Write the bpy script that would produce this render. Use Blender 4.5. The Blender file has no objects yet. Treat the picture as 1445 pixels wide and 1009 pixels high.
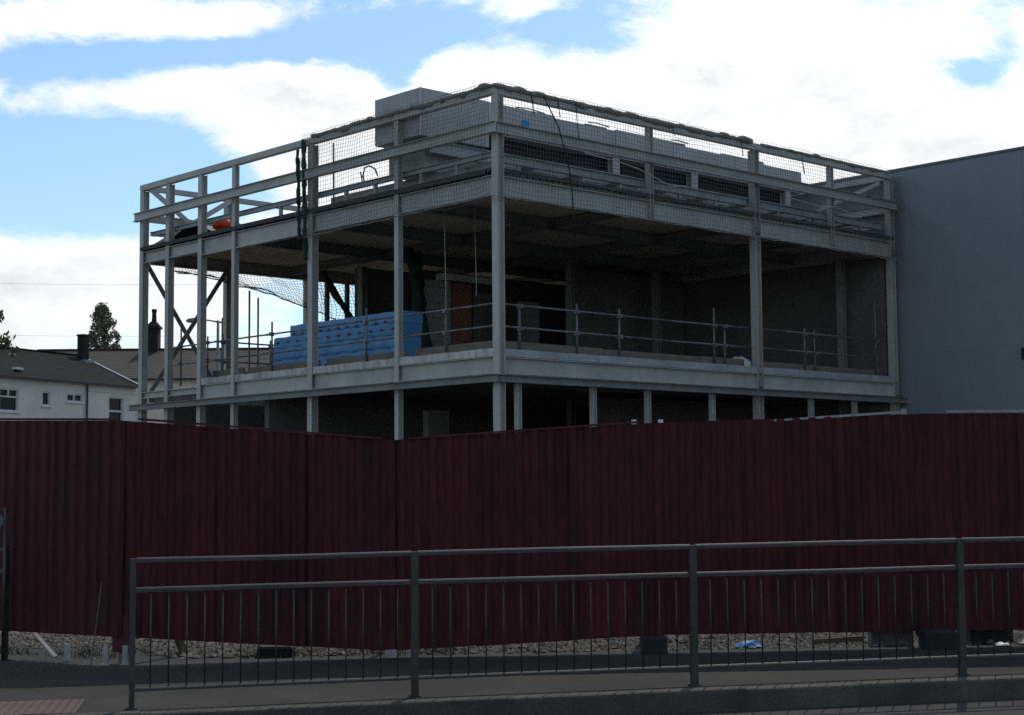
import bpy, math, random
from mathutils import Vector, Matrix, noise as mnoise
random.seed(11)
R = random.Random(5)
sc = bpy.context.scene
col = sc.collection
EYE = 1.6

# ------------------------------------------------------------------ camera
PITCH, ROLL = 0.0815, 0.0078
cd = bpy.data.cameras.new('camera')
cam = bpy.data.objects.new('camera', cd); col.objects.link(cam)
rt = Vector((1, 0, 0)); fw = Vector((0, math.cos(PITCH), math.sin(PITCH))); up = rt.cross(fw)
r2 = (rt - ROLL * up).normalized(); u2 = (up + ROLL * rt).normalized()
cam.matrix_world = Matrix(((r2.x, u2.x, -fw.x, 0), (r2.y, u2.y, -fw.y, 0), (r2.z, u2.z, -fw.z, EYE), (0, 0, 0, 1)))
cd.sensor_fit = 'HORIZONTAL'; cd.sensor_width = 36; cd.lens = 36 * 2260.4 / 1445
cd.clip_start = 0.1; cd.clip_end = 3000
sc.camera = cam

# ------------------------------------------------------------------ sun, sky, exposure
SUN_AZ, SUN_EL = math.radians(16.5), math.radians(51)
SD = Vector((math.sin(SUN_AZ) * math.cos(SUN_EL), math.cos(SUN_AZ) * math.cos(SUN_EL), math.sin(SUN_EL)))
sl = bpy.data.lights.new('sun', 'SUN'); sl.energy = 2.0; sl.angle = math.radians(0.55); sl.color = (1, .93, .82)
so = bpy.data.objects.new('sun', sl); col.objects.link(so)
so.rotation_euler = SD.to_track_quat('Z', 'Y').to_euler(); so.location = (20, 60, 80)
sc.view_settings.view_transform = 'Standard'; sc.view_settings.look = 'None'
sc.view_settings.gamma = 1; sc.view_settings.exposure = 0.12
try: sc.view_settings.use_curve_mapping = False
except Exception: pass

world = bpy.data.worlds.new('World'); sc.world = world; world.use_nodes = True
nt = world.node_tree; N = nt.nodes; Lk = nt.links; N.clear()
def nd(t, **k):
    n = N.new(t)
    for a, b in k.items(): setattr(n, a, b)
    return n
def mth(op, a, b=None, c=None, clamp=False):
    n = nd('ShaderNodeMath', operation=op, use_clamp=clamp)
    for i, x in enumerate((a, b, c)):
        if x is None: continue
        if isinstance(x, (int, float)): n.inputs[i].default_value = x
        else: Lk.new(x, n.inputs[i])
    return n.outputs[0]
def vm(op, a, b=None):
    n = nd('ShaderNodeVectorMath', operation=op)
    for i, x in enumerate((a, b)):
        if x is None: continue
        if isinstance(x, (tuple, list, Vector)): n.inputs[i].default_value = tuple(x)
        else: Lk.new(x, n.inputs[i])
    return n
sky = nd('ShaderNodeTexSky', sky_type='NISHITA'); sky.sun_disc = False
sky.sun_elevation = SUN_EL; sky.sun_rotation = SUN_AZ
sky.air_density = 1.0; sky.dust_density = .6; sky.ozone_density = 2.0
bg1 = nd('ShaderNodeBackground'); bg1.inputs['Strength'].default_value = 0.118
wb = nd('ShaderNodeVectorMath', operation='MULTIPLY'); Lk.new(sky.outputs[0], wb.inputs[0]); wb.inputs[1].default_value = (.88, 1.03, 1.10)   # camera white balance
Lk.new(wb.outputs[0], bg1.inputs['Color'])
tc = nd('ShaderNodeTexCoord'); D = tc.outputs['Generated']
sep = nd('ShaderNodeSeparateXYZ'); Lk.new(D, sep.inputs[0])
yy = mth('MAXIMUM', sep.outputs[1], .001)
cmb = nd('ShaderNodeCombineXYZ'); Lk.new(mth('DIVIDE', sep.outputs[0], yy), cmb.inputs[0]); Lk.new(mth('DIVIDE', sep.outputs[2], yy), cmb.inputs[1])
G = cmb.outputs[0]
# cloud banks: centre (azimuth tangent, elevation tangent), half widths, strength
BANKS = [(-.231, .298, .115, .014, .95), (-.180, .250, .105, .017, .95), (-.112, .222, .050, .030, .75),
         (-.285, .128, .09, .032, 1.0), (-.170, .155, .07, .025, .35), (.150, .225, .20, .085, 1.15), (-.030, .258, .035, .016, .55), (.006, .304, .028, .006, .6),
         (-.285, .212, .085, .030, -1.2), (-.295, .272, .065, .013, -.9), (-.19, .279, .07, .008, -.6), (-.12, .19, .04, .02, .4), (-.112, .284, .065, .012, -1.0),
         (-.071, .268, .016, .024, -1.25), (.050, .292, .050, .022, -1.15), (.298, .262, .020, .010, -1.0), (.315, .280, .012, .010, -.6),
         (-.205, .188, .065, .020, -.95), (-.055, .298, .05, .014, -.9), (-.255, .175, .06, .016, -.5)]
acc = None
for s0, t0, a, b, w in BANKS:
    d1 = vm('SUBTRACT', G, (s0, t0, 0)).outputs[0]
    d2 = vm('MULTIPLY', d1, (1 / a, 1 / b, 0)).outputs[0]
    dd = vm('DOT_PRODUCT', d2, d2).outputs['Value']
    e = mth('POWER', 0.3679, dd)
    acc = mth('MULTIPLY_ADD', e, w, acc if acc is not None else -0.04)
vs = vm('MULTIPLY', D, (1, 1, 2.1)).outputs[0]
def noi(scale, detail, rough=.6, vec=vs, dist=0):
    n = nd('ShaderNodeTexNoise'); Lk.new(vec, n.inputs['Vector'])
    n.inputs['Scale'].default_value = scale; n.inputs['Detail'].default_value = detail; n.inputs['Roughness'].default_value = rough
    n.inputs['Distortion'].default_value = dist
    return n.outputs[0]
n1 = noi(11, 12, .66, dist=.35); n2 = noi(2.6, 3, .5); n3 = noi(34, 10, .7)
cv = mth('ADD', acc, mth('MULTIPLY_ADD', n1, 2.7, -1.35))
cv = mth('ADD', cv, mth('MULTIPLY_ADD', n2, .8, -.4))
cv = mth('ADD', cv, mth('MULTIPLY_ADD', n3, 1.1, -.55))
mr = nd('ShaderNodeMapRange', interpolation_type='SMOOTHSTEP'); Lk.new(cv, mr.inputs[0])
mr.inputs[1].default_value = -.30; mr.inputs[2].default_value = .58
cover = mr.outputs[0]
# cloud brightness: forward scattering towards the sun, greyer where thick
sdot = vm('DOT_PRODUCT', D, tuple(SD)).outputs['Value']
fwd = mth('POWER', mth('MULTIPLY_ADD', sdot, .84, .16, clamp=True), 1.6)
lum = mth('MULTIPLY_ADD', fwd, .60, .60)
thick = nd('ShaderNodeMapRange', interpolation_type='SMOOTHSTEP'); Lk.new(mth('ADD', cv, mth('MULTIPLY_ADD', noi(5, 6, .6), 1.6, -.8)), thick.inputs[0])
thick.inputs[1].default_value = .35; thick.inputs[2].default_value = 2.0; thick.inputs[3].default_value = 1.06; thick.inputs[4].default_value = .70
lum = mth('MULTIPLY', lum, thick.outputs[0])
bg2 = nd('ShaderNodeBackground'); bg2.inputs['Color'].default_value = (.97, .99, 1.0, 1); Lk.new(lum, bg2.inputs['Strength'])
mx = nd('ShaderNodeMixShader'); Lk.new(cover, mx.inputs[0]); Lk.new(bg1.outputs[0], mx.inputs[1]); Lk.new(bg2.outputs[0], mx.inputs[2])
wo = nd('ShaderNodeOutputWorld'); Lk.new(mx.outputs[0], wo.inputs[0])

# ------------------------------------------------------------------ materials
MATS = {}
def mat(name, c1, c2=None, rough=.8, metal=0., scale=3., stretch=(1, 1, 1), fine=25., fine_amt=.25, bump=0., bump_scale=60., rnd=0., spec=.4, contrast=(.35, .68), coords='Object'):
    m = bpy.data.materials.new(name); m.use_nodes = True
    t = m.node_tree; b = t.nodes['Principled BSDF']
    b.inputs['Roughness'].default_value = rough; b.inputs['Metallic'].default_value = metal
    try: b.inputs['Specular IOR Level'].default_value = spec
    except Exception: pass
    c2 = c2 or tuple(x * .72 for x in c1)
    tcn = t.nodes.new('ShaderNodeTexCoord'); mp = t.nodes.new('ShaderNodeMapping'); mp.inputs['Scale'].default_value = stretch
    oi = t.nodes.new('ShaderNodeObjectInfo')
    ad = t.nodes.new('ShaderNodeVectorMath'); ad.operation = 'ADD'
    sc_ = t.nodes.new('ShaderNodeVectorMath'); sc_.operation = 'SCALE'; sc_.inputs[0].default_value = (37, 53, 71); t.links.new(oi.outputs['Random'], sc_.inputs['Scale'])
    t.links.new(tcn.outputs[coords], mp.inputs['Vector']); t.links.new(mp.outputs[0], ad.inputs[0]); t.links.new(sc_.outputs[0], ad.inputs[1])
    def nz(s, d):
        n = t.nodes.new('ShaderNodeTexNoise'); n.inputs['Scale'].default_value = s; n.inputs['Detail'].default_value = d
        n.inputs['Roughness'].default_value = .62
        t.links.new(ad.outputs[0], n.inputs['Vector']); return n
    na = nz(scale, 5); nb = nz(fine, 4)
    r1 = t.nodes.new('ShaderNodeMapRange'); r1.inputs[1].default_value, r1.inputs[2].default_value = contrast; t.links.new(na.outputs[0], r1.inputs[0])
    mix = t.nodes.new('ShaderNodeMix'); mix.data_type = 'RGBA'
    mix.inputs[6].default_value = (*c2, 1); mix.inputs[7].default_value = (*c1, 1); t.links.new(r1.outputs[0], mix.inputs[0])
    r2_ = t.nodes.new('ShaderNodeMapRange'); r2_.inputs[1].default_value = .25; r2_.inputs[2].default_value = .75
    r2_.inputs[3].default_value = 1 - fine_amt; r2_.inputs[4].default_value = 1 + fine_amt; t.links.new(nb.outputs[0], r2_.inputs[0])
    val = r2_.outputs[0]
    if rnd:
        r3 = t.nodes.new('ShaderNodeMapRange'); r3.inputs[3].default_value = 1 - rnd; r3.inputs[4].default_value = 1 + rnd
        t.links.new(oi.outputs['Random'], r3.inputs[0])
        mm = t.nodes.new('ShaderNodeMath'); mm.operation = 'MULTIPLY'; t.links.new(val, mm.inputs[0]); t.links.new(r3.outputs[0], mm.inputs[1]); val = mm.outputs[0]
    ml = t.nodes.new('ShaderNodeVectorMath'); ml.operation = 'SCALE'
    t.links.new(mix.outputs[2], ml.inputs[0]); t.links.new(val, ml.inputs['Scale']); t.links.new(ml.outputs[0], b.inputs['Base Color'])
    if bump:
        nc = nz(bump_scale, 4); bp = t.nodes.new('ShaderNodeBump'); bp.inputs['Strength'].default_value = bump; bp.inputs['Distance'].default_value = .02
        t.links.new(nc.outputs[0], bp.inputs['Height']); t.links.new(bp.outputs[0], b.inputs['Normal'])
    MATS[name] = m; return m
def blockmat(name, c1, c2, mort, sx, sz, axis='xz'):
    m = mat(name, c1, c2, rough=.95, scale=.8, fine=8, fine_amt=.3)
    t = m.node_tree; b = t.nodes['Principled BSDF']
    old = b.inputs['Base Color'].links[0].from_socket
    br = t.nodes.new('ShaderNodeTexBrick'); tcn = t.nodes.new('ShaderNodeTexCoord'); mp = t.nodes.new('ShaderNodeMapping')
    if axis == 'xz': mp.inputs['Rotation'].default_value = (math.pi / 2, 0, 0)
    else: mp.inputs['Rotation'].default_value = (0, math.pi / 2, math.pi / 2)
    t.links.new(tcn.outputs['Object'], mp.inputs['Vector']); t.links.new(mp.outputs[0], br.inputs['Vector'])
    br.inputs['Scale'].default_value = 1; br.inputs['Brick Width'].default_value = sx; br.inputs['Row Height'].default_value = sz; br.inputs['Mortar Size'].default_value = .012
    t.links.new(old, br.inputs['Color1']); t.links.new(old, br.inputs['Color2']); br.inputs['Mortar'].default_value = (*mort, 1)
    t.links.new(br.outputs['Color'], b.inputs['Base Color']); return m
mat('steel', (.44, .44, .40), (.355, .355, .325), rough=.55, metal=0., scale=.9, stretch=(1, 1, .45), fine=5, fine_amt=.11, rnd=.06)
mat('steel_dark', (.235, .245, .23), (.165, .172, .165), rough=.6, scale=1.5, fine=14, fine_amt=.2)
mat('steel_blue', (.37, .40, .40), (.27, .295, .30), rough=.55, scale=1.5, fine=14, fine_amt=.2)
mat('concrete', (.56, .55, .51), (.33, .325, .30), rough=.95, scale=1.3, stretch=(1, 1, .25), fine=9, fine_amt=.3, bump=.3)
mat('screed', (.30, .28, .25), (.22, .205, .18), rough=.95, scale=1, fine=9)
mat('deck', (.55, .49, .39), (.42, .375, .30), rough=.7, scale=.7, fine=12, fine_amt=.2)
mat('roof_felt', (.06, .062, .065), (.04, .042, .045), rough=.85)
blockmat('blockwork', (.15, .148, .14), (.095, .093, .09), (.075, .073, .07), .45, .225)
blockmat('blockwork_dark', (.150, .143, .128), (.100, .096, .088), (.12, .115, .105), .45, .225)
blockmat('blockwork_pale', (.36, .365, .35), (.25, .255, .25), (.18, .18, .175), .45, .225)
blockmat('red_brick', (.30, .105, .08), (.22, .08, .062), (.17, .125, .105), .225, .075)
mat('timber', (.20, .165, .12), (.13, .11, .085), rough=.9, scale=2, stretch=(1, 1, 6), fine=20)
mat('tube', (.22, .225, .225), (.12, .115, .11), rough=.5, metal=.35, scale=4, fine=30)
mat('clad', (.215, .240, .260), (.188, .212, .232), rough=.55, scale=.35, stretch=(1, 1, .3), fine=3, fine_amt=.05, rnd=.012)
mat('clad_trim', (.15, .165, .175), rough=.5)
mat('plant_grey', (.37, .37, .355), (.30, .30, .29), rough=.55, scale=.9, stretch=(1, 1, .4), fine=10, fine_amt=.12)
mat('galv', (.42, .44, .45), (.32, .34, .35), rough=.4, metal=.5, scale=5)
mat('vent_gap_black', (.018, .018, .019), rough=.8)  # near black: the wall vent, and the shade painted under the plant casing
mat('net', (.11, .13, .12), (.08, .10, .09), rough=.9)
mat('net_green', (.018, .045, .034), (.012, .03, .022), rough=.9, fine=30)
mat('rope', (.27, .245, .205), (.17, .155, .13), rough=.95, scale=8, fine=40)
mat('cord_white', (.45, .44, .41), rough=.9)
mat('blue_wrap', (.070, .255, .47), (.055, .21, .40), rough=.35, scale=2.5, fine=9, fine_amt=.12, bump=.3, bump_scale=7, rnd=.12)
mat('red_print', (.12, .03, .06), rough=.5)
mat('orange', (.75, .06, .012), (.55, .045, .01), rough=.6, scale=5)
mat('tarp', (.06, .06, .065), (.035, .035, .04), rough=.6, bump=.5, bump_scale=6)
mat('hoard_red', (.073, .0108, .0128), (.036, .0082, .0096), rough=.62, scale=1.5, stretch=(2.2, 2.2, .38), fine=11, fine_amt=.45, rnd=.07, spec=.2, contrast=(.32, .66))
mat('hoard_trim', (.085, .0105, .0145), (.038, .0075, .0095), rough=.6, scale=1.6, stretch=(2, 2, .5), fine=12, fine_amt=.25, rnd=.12, spec=.3)
mat('pale_strip', (.34, .33, .31), (.25, .23, .21), rough=.5, scale=3)
mat('rail_paint', (.042, .042, .037), (.022, .021, .018), rough=.4, scale=6, fine=30, fine_amt=.4, spec=.5)
mat('asphalt', (.034, .0315, .026), (.015, .0145, .0135), rough=.93, scale=1.1, fine=60, fine_amt=.55, bump=.6, bump_scale=120)
mat('road_tar', (.038, .036, .033), (.026, .025, .0235), rough=.93, scale=.6, fine=80, fine_amt=.4, bump=.5, bump_scale=140)
mat('kerb_stone', (.085, .078, .062), (.048, .045, .037), rough=.95, scale=2, fine=40, fine_amt=.3, bump=.4, rnd=.12)
mat('tactile', (.115, .066, .058), (.085, .050, .045), rough=.9, scale=2, fine=40, fine_amt=.2, rnd=.08)
mat('gravel_ground', (.12, .105, .088), (.06, .053, .044), rough=.97, scale=1.6, fine=28, fine_amt=.5, bump=.9, bump_scale=35)
mat('stone', (.22, .20, .17), (.07, .062, .052), rough=.95, scale=14, fine=60, fine_amt=.5, coords='Object')
mat('rubber', (.020, .020, .021), rough=.85)
mat('grey_block', (.115, .115, .108), (.08, .08, .076), rough=.95, scale=3, fine=30)
mat('white_plastic', (.75, .75, .72), (.6, .6, .58), rough=.5, bump=.4, bump_scale=15)
mat('blue_plastic', (.02, .22, .55), rough=.5)
mat('render_white', (.66, .63, .54), (.55, .53, .46), rough=.95, scale=.7, fine=6, fine_amt=.08)
mat('white_trim', (.70, .71, .70), rough=.5)
mat('slate', (.017, .016, .0135), (.010, .0098, .0085), rough=.95, scale=.8, fine=5, fine_amt=.35, rnd=.05, spec=.15)
mat('brown_tile', (.048, .039, .031), (.030, .026, .022), rough=.9, scale=.7, fine=4, fine_amt=.3, rnd=.05)
mat('lead', (.26, .30, .34), rough=.6)
mat('black_brick', (.022, .019, .017), (.014, .012, .011), rough=.95, scale=2, fine=10)
mat('dark_pipe', (.03, .028, .035), rough=.5)
mat('pane', (.014, .017, .018), rough=.25, spec=.12, fine_amt=.1)
mat('bark', (.055, .045, .035), rough=.95)
mat('leaf', (.17, .20, .105), (.105, .13, .065), rough=.7, scale=.9, fine=6, fine_amt=.35, rnd=.1)
mat('leaf_light', (.07, .09, .045), (.045, .06, .03), rough=.6, scale=2, fine=6, fine_amt=.3)
mat('wire', (.35, .36, .38), rough=.7)

# ------------------------------------------------------------------ mesh helpers
class MB:
    def __init__(s): s.v = []; s.f = []
    def pts(s, P): b = len(s.v); s.v += [Vector(p) for p in P]; return b
    def hexa(s, P):
        b = s.pts(P); s.f += [(b, b+3, b+2, b+1), (b+4, b+5, b+6, b+7), (b, b+1, b+5, b+4), (b+1, b+2, b+6, b+5), (b+2, b+3, b+7, b+6), (b+3, b, b+4, b+7)]
        return s
    def box(s, a, b):
        x0, y0, z0 = (min(a[i], b[i]) for i in range(3)); x1, y1, z1 = (max(a[i], b[i]) for i in range(3))
        return s.hexa([(x0,y0,z0),(x1,y0,z0),(x1,y1,z0),(x0,y1,z0),(x0,y0,z1),(x1,y0,z1),(x1,y1,z1),(x0,y1,z1)])
    def bar(s, p0, p1, w, d, side):
        """box from p0 to p1; w along `side`, d along the third axis"""
        p0, p1 = Vector(p0), Vector(p1); ax = (p1 - p0).normalized(); sd = Vector(side); sd = (sd - ax * sd.dot(ax)).normalized(); th = ax.cross(sd)
        a, b = sd * w / 2, th * d / 2
        return s.hexa([p0-a-b, p0+a-b, p0+a+b, p0-a+b, p1-a-b, p1+a-b, p1+a+b, p1-a+b])
    def hsec(s, p0, p1, w, d, side, tf=.018, tw=.012):
        """H section: flanges of width w along `side`, depth d along third axis"""
        p0, p1 = Vector(p0), Vector(p1); ax = (p1 - p0).normalized(); sd = Vector(side); sd = (sd - ax * sd.dot(ax)).normalized(); th = ax.cross(sd)
        for k in (-1, 1):
            o = th * (d / 2 - tf / 2) * k; s.bar(p0 + o, p1 + o, w, tf, sd)
        s.bar(p0, p1, tw, d - 2 * tf, sd); return s
    def tube(s, p0, p1, r, n=8, r1=None): return s.path([p0, p1], [r, r if r1 is None else r1], n)
    def path(s, P, rad, n=6, caps=True):
        P = [Vector(p) for p in P]
        if isinstance(rad, (int, float)): rad = [rad] * len(P)
        base = len(s.v); prev = None
        for i, p in enumerate(P):
            t = (P[min(i+1, len(P)-1)] - P[max(i-1, 0)]).normalized()
            a = prev if prev is not None else (Vector((0, 0, 1)) if abs(t.z) < .9 else Vector((1, 0, 0)))
            a = (a - t * a.dot(t)).normalized(); prev = a; b = t.cross(a)
            for k in range(n):
                g = 2 * math.pi * k / n; s.v.append(p + (a * math.cos(g) + b * math.sin(g)) * rad[i])
        for i in range(len(P) - 1):
            for k in range(n):
                q = base + i * n
                s.f.append((q + k, q + (k+1) % n, q + n + (k+1) % n, q + n + k))
        if caps and n > 2:
            s.f.append(tuple(base + k for k in reversed(range(n)))); q = base + (len(P)-1) * n; s.f.append(tuple(q + k for k in range(n)))
        return s
    def quad(s, *P): b = s.pts(P); s.f.append(tuple(range(b, b + len(P)))); return s
    def mesh(s, name, m, origin=(0, 0, 0), smooth=False):
        o = Vector(origin); me = bpy.data.meshes.new(name); me.from_pydata([tuple(p - o) for p in s.v], [], s.f); me.update()
        if m: me.materials.append(MATS[m])
        if smooth:
            for p in me.polygons: p.use_smooth = True
        return me
    def build(s, name, m, parent=None, smooth=False):
        o = bpy.data.objects.new(name, s.mesh(name, m, ORG.get(parent.name if parent else None, (0, 0, 0)), smooth)); col.objects.link(o)
        if parent: o.parent = parent; ORG[o.name] = ORG.get(parent.name, (0, 0, 0))
        return o
ORG = {}
YAW = 0.7454; X0, Y0 = -0.3685, 35.6
def W(v, u, z=0): return Vector((X0 + math.cos(YAW) * v - math.sin(YAW) * u, Y0 + math.sin(YAW) * v + math.cos(YAW) * u, z))
def tag(o, label=None, cat=None, group=None, kind=None):
    if label: o['label'] = label
    if cat: o['category'] = cat
    if group: o['group'] = group
    if kind: o['kind'] = kind
    return o
def thing(name, label, cat, base=(0, 0, 0), frame='W', group=None):
    """Empty at the base of a thing. frame 'B': base and all parts are given in the building's own axes (v, u, z)"""
    o = bpy.data.objects.new(name, None); col.objects.link(o); o.empty_display_size = .3
    if frame == 'B': o.location = W(*base); o.rotation_euler = (0, 0, YAW)
    else: o.location = base
    ORG[o.name] = tuple(base); return tag(o, label, cat, group)
def solo(name, mb, m, label, cat, base, frame='W', group=None, smooth=False, kind=None):
    o = bpy.data.objects.new(name, mb.mesh(name, m, base, smooth)); col.objects.link(o)
    if frame == 'B': o.location = W(*base); o.rotation_euler = (0, 0, YAW)
    else: o.location = base
    ORG[o.name] = tuple(base); return tag(o, label, cat, group, kind)
def fb(P, s=1.0): return mnoise.fractal(Vector(P) * s, 1.0, 2.0, 4)
def gz(x): return .009 * (max(-12, min(12, x)) + 2.83)

# ------------------------------------------------------------------ ground, road, pavement, kerb
def kerb_y(x): return 12.21 + .187 * x
XS = [-400, -60, -25, -12, -9, -6, -4.5, -3, -1.5, 0, 1.5, 3, 4.5, 6, 9, 12, 25, 60, 400]
def kl(x): return kerb_y(max(-25, min(25, x)))
def sheet(name, m, ylo, yhi, dz, ny=1):
    mb = MB(); n = len(XS)
    for j in range(ny + 1):
        for x in XS: mb.v.append(Vector((x, ylo(x) + (yhi(x) - ylo(x)) * j / ny, gz(x) + dz)))
    for j in range(ny):
        for i in range(n - 1): a = j * n + i; mb.f.append((a, a+1, a+1+n, a+n))
    o = mb.build(name, m); o['kind'] = 'structure'; return o
sheet('road', 'road_tar', lambda x: -120, lambda x: kl(x) + .05, -.165)
pav = sheet('pavement', 'asphalt', lambda x: kl(x) + .10, lambda x: 15.62 + (1.25 if x < -3.9 else .1 if x < -2.9 else 0), -.004)
sheet('ground', 'gravel_ground', lambda x: 15.6, lambda x: 1500, -.012, 3)
kerb = bpy.data.objects.new('kerb', None); col.objects.link(kerb); kerb['kind'] = 'structure'; kerb.location = (0, 12.2, 0)
ORG['kerb'] = (0, 12.2, 0)
kd = Vector((1, .187, 0)).normalized(); kn = Vector((-kd.y, kd.x, 0))
for i in range(-9, 13):
    s0, s1 = i * .915, i * .915 + .9135
    c = lambda s, off, z: Vector((0, 12.21, 0)) + kd * s + kn * off + Vector((0, 0, gz(kd.x * s) + z))
    top0 = .004 + R.uniform(-.004, .004)
    drop = 0.0
    mb = MB(); prof = [(0, -.30), (0, top0 - .022 - drop), (.006, top0 - .008 - drop), (.022, top0 - drop), (.125, top0 - drop), (.125, -.30)]
    b = mb.pts([c(s0, *p) for p in prof] + [c(s1, *p) for p in prof]); k = len(prof)
    for q in range(k): mb.f.append((b + q, b + (q+1) % k, b + k + (q+1) % k, b + k + q))
    mb.f.append(tuple(b + q for q in reversed(range(k)))); mb.f.append(tuple(b + k + q for q in range(k)))
    mb.build('kerb_stone', 'kerb_stone', kerb)
# tactile slabs of the crossing at bottom left
tp = []
for i in range(6):
    for j in range(4):
        mb = MB(); a = .4; o0 = Vector((-3.33, 12.60, 0)) - Vector((.985, .17, 0)) * (a * (i + 1)) + Vector((.17, -.985, 0)) * (a * (j + 1))
        ex, ey = Vector((.985, .17, 0)), Vector((-.17, .985, 0)); g = .0015
        z = gz(o0.x) + .006
        P = [o0 + ex * g + ey * g, o0 + ex * (a - g) + ey * g, o0 + ex * (a - g) + ey * (a - g), o0 + ex * g + ey * (a - g)]
        if min(p.y - kl(p.x) for p in P) < .14: continue
        mb.hexa([Vector((p.x, p.y, z - .03)) for p in P] + [Vector((p.x, p.y, z)) for p in P])
        for bi in range(6):
            for bj in range(6):
                c0 = o0 + ex * (a * (bi + .5) / 6) + ey * (a * (bj + .5) / 6)
                mb.path([Vector((c0.x, c0.y, z)), Vector((c0.x, c0.y, z + .003))], [.013, .009], 5)
        mb.build('tactile_slab', 'tactile', pav)

# ------------------------------------------------------------------ steel frame building (local axes: x = v along right face, y = u along left face)
BL = thing('steel_frame_building', 'two storey grey steel frame of an unfinished building behind the red hoarding', 'building', (0, 0, 0), 'B')
SLAB = 4.72; U1 = 15.65; V1 = 15.75
LC = [(0, .2), (3.55, .15), (7.1, .2), (10.7, .15), (12.42, .19), (14.18, .19), (U1, .2)]
def column(v, u, w, z0, z1, name='column', m='steel', d=None, parent=BL): return MB().hsec((v, u, z0), (v, u, z1), w, d or w, (0, 1, 0)).build(name, m, parent)
for u, w in LC:                                            # left face, full height
    column(w / 2 + .01, u + (w / 2 - .1 if u == 0 else 0), w, 0, 10.5)
column(9.4, .11, .21, 0, 10.5); column(V1 - .11, .11, .2, 0, 10.5)
for v in (5.27, 12.75): column(v, .09, .15, 8.2, 10.5, 'parapet_post')
for v in (.73, 3.15, 5.05, 7.47, 11.6, 13.6): column(v, .06, .125, 0, 3.96, 'ground_post')
for v in (3.0, 6.0, 9.04, 12.4, V1 - .11): column(v, U1 - .02, .2, 0, 10.5)
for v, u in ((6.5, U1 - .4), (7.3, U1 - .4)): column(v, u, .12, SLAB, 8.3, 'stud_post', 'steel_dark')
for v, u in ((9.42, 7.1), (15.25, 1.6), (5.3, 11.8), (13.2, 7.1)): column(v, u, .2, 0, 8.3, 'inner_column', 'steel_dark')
def beam(p0, p1, d, w=.17, name='beam', m='steel'):
    """top surface of the beam runs from p0 to p1"""
    p0, p1 = Vector(p0) - Vector((0, 0, d/2)), Vector(p1) - Vector((0, 0, d/2)); ax = (p1 - p0).normalized()
    return MB().hsec(p0, p1, w, d, ax.cross(Vector((0, 0, 1)))).build(name, m, BL)
for zt, dd, ds in ((8.66, .46, .34), (4.55, .39, .19)):
    us = [a for a, _ in LC]
    for i in range(len(us) - 1):
        deep = us[i] < 12.0
        beam((.11, us[i] + .09, zt if deep or zt > 5 else 4.50), (.11, us[i+1] - .09, zt if deep or zt > 5 else 4.50), dd if deep else ds)
    for a, b in ((.2, 9.3), (9.5, V1 - .2)): beam((a, .11, zt), (b, .11, zt), dd if zt > 5 else .39)
    vs_ = [.2, 3.0, 6.0, 9.04, 12.4, V1 - .11]
    for i in range(5): beam((vs_[i] + .1, U1 - .02, zt), (vs_[i+1] - .1, U1 - .02, zt), .34)
    beam((V1 - .11, .25, zt), (V1 - .11, U1 - .2, zt), .4)
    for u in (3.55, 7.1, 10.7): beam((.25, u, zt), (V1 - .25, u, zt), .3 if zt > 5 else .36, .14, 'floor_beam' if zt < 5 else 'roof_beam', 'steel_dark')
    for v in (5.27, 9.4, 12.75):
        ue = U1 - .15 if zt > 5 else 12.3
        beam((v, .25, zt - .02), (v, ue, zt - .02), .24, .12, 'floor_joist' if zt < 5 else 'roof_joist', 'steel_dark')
# ring beam under the first floor, standing proud of the columns
for p0, p1 in (((-.11, -.2, 4.045), (-.11, 16.05, 4.045)), ((-.02, -.11, 4.045), (16.1, -.11, 4.045))):
    a = (Vector(p1) - Vector(p0)).normalized()
    MB().hsec(p0, p1, .15, .17, a.cross(Vector((0, 0, 1))), .014, .012).build('ring_beam', 'steel_dark', BL)
def splice(v, u, z, ax):
    mb = MB()
    if ax == 'v':
        mb.box((v - .012, u - .085, z - .15), (v, u + .085, z + .15))
        for a in (-.05, .05):
            for b in (-.1, 0, .1): mb.path([(v - .012, u + a, z + b), (v - .03, u + a, z + b)], .016, 6)
    else:
        mb.box((v - .085, u - .012, z - .15), (v + .085, u, z + .15))
        for a in (-.05, .05):
            for b in (-.1, 0, .1): mb.path([(v + a, u - .012, z + b), (v + a, u - .03, z + b)], .016, 6)
    mb.build('splice_plate', 'steel_dark', BL)
for v in (9.4, V1 - .11): splice(v, .003, 4.34, 'u'); splice(v, .003, 8.43, 'u')
# slab: edge upstand and panels
for i, (ua, ub) in enumerate(((.03, 3.55), (3.556, 7.1), (7.106, 10.7), (10.706, 12.35))):
    MB().box((.06, ua, 4.56), (V1, ub, SLAB - .012)).build('slab_bay', 'screed', BL)
def ragged_edge(p0, p1, out, name='slab_edge', m='concrete', h0=4.56, h1=SLAB + .01, t=.05, jit=.02):
    p0, p1, out = Vector(p0), Vector(p1), Vector(out); n = max(2, int((p1 - p0).length / .12)); mb = MB(); b = 0
    for i in range(n + 1):
        q = p0.lerp(p1, i / n); hh = h1 + jit * (fb((q.x, q.y, 3), 1.7) + .4 * fb((q.x, q.y, 9), 6)); lo = h0
        mb.v += [Vector((q.x, q.y, lo)), Vector((q.x, q.y, hh)), Vector((q.x, q.y, hh)) + out * -t, Vector((q.x, q.y, lo)) + out * -t]
    for i in range(n):
        for k in range(4): mb.f.append((i*4 + k, i*4 + (k+1) % 4, i*4 + 4 + (k+1) % 4, i*4 + 4 + k))
    mb.f += [(3, 2, 1, 0), tuple(n*4 + k for k in range(4))]
    return mb.build(name, m, BL)
for a, b in ((.12, 3.46), (3.64, 6.98), (7.22, 10.6), (10.8, 12.3)): ragged_edge((.025, a, 0), (.025, b, 0), (-1, 0, 0))
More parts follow.
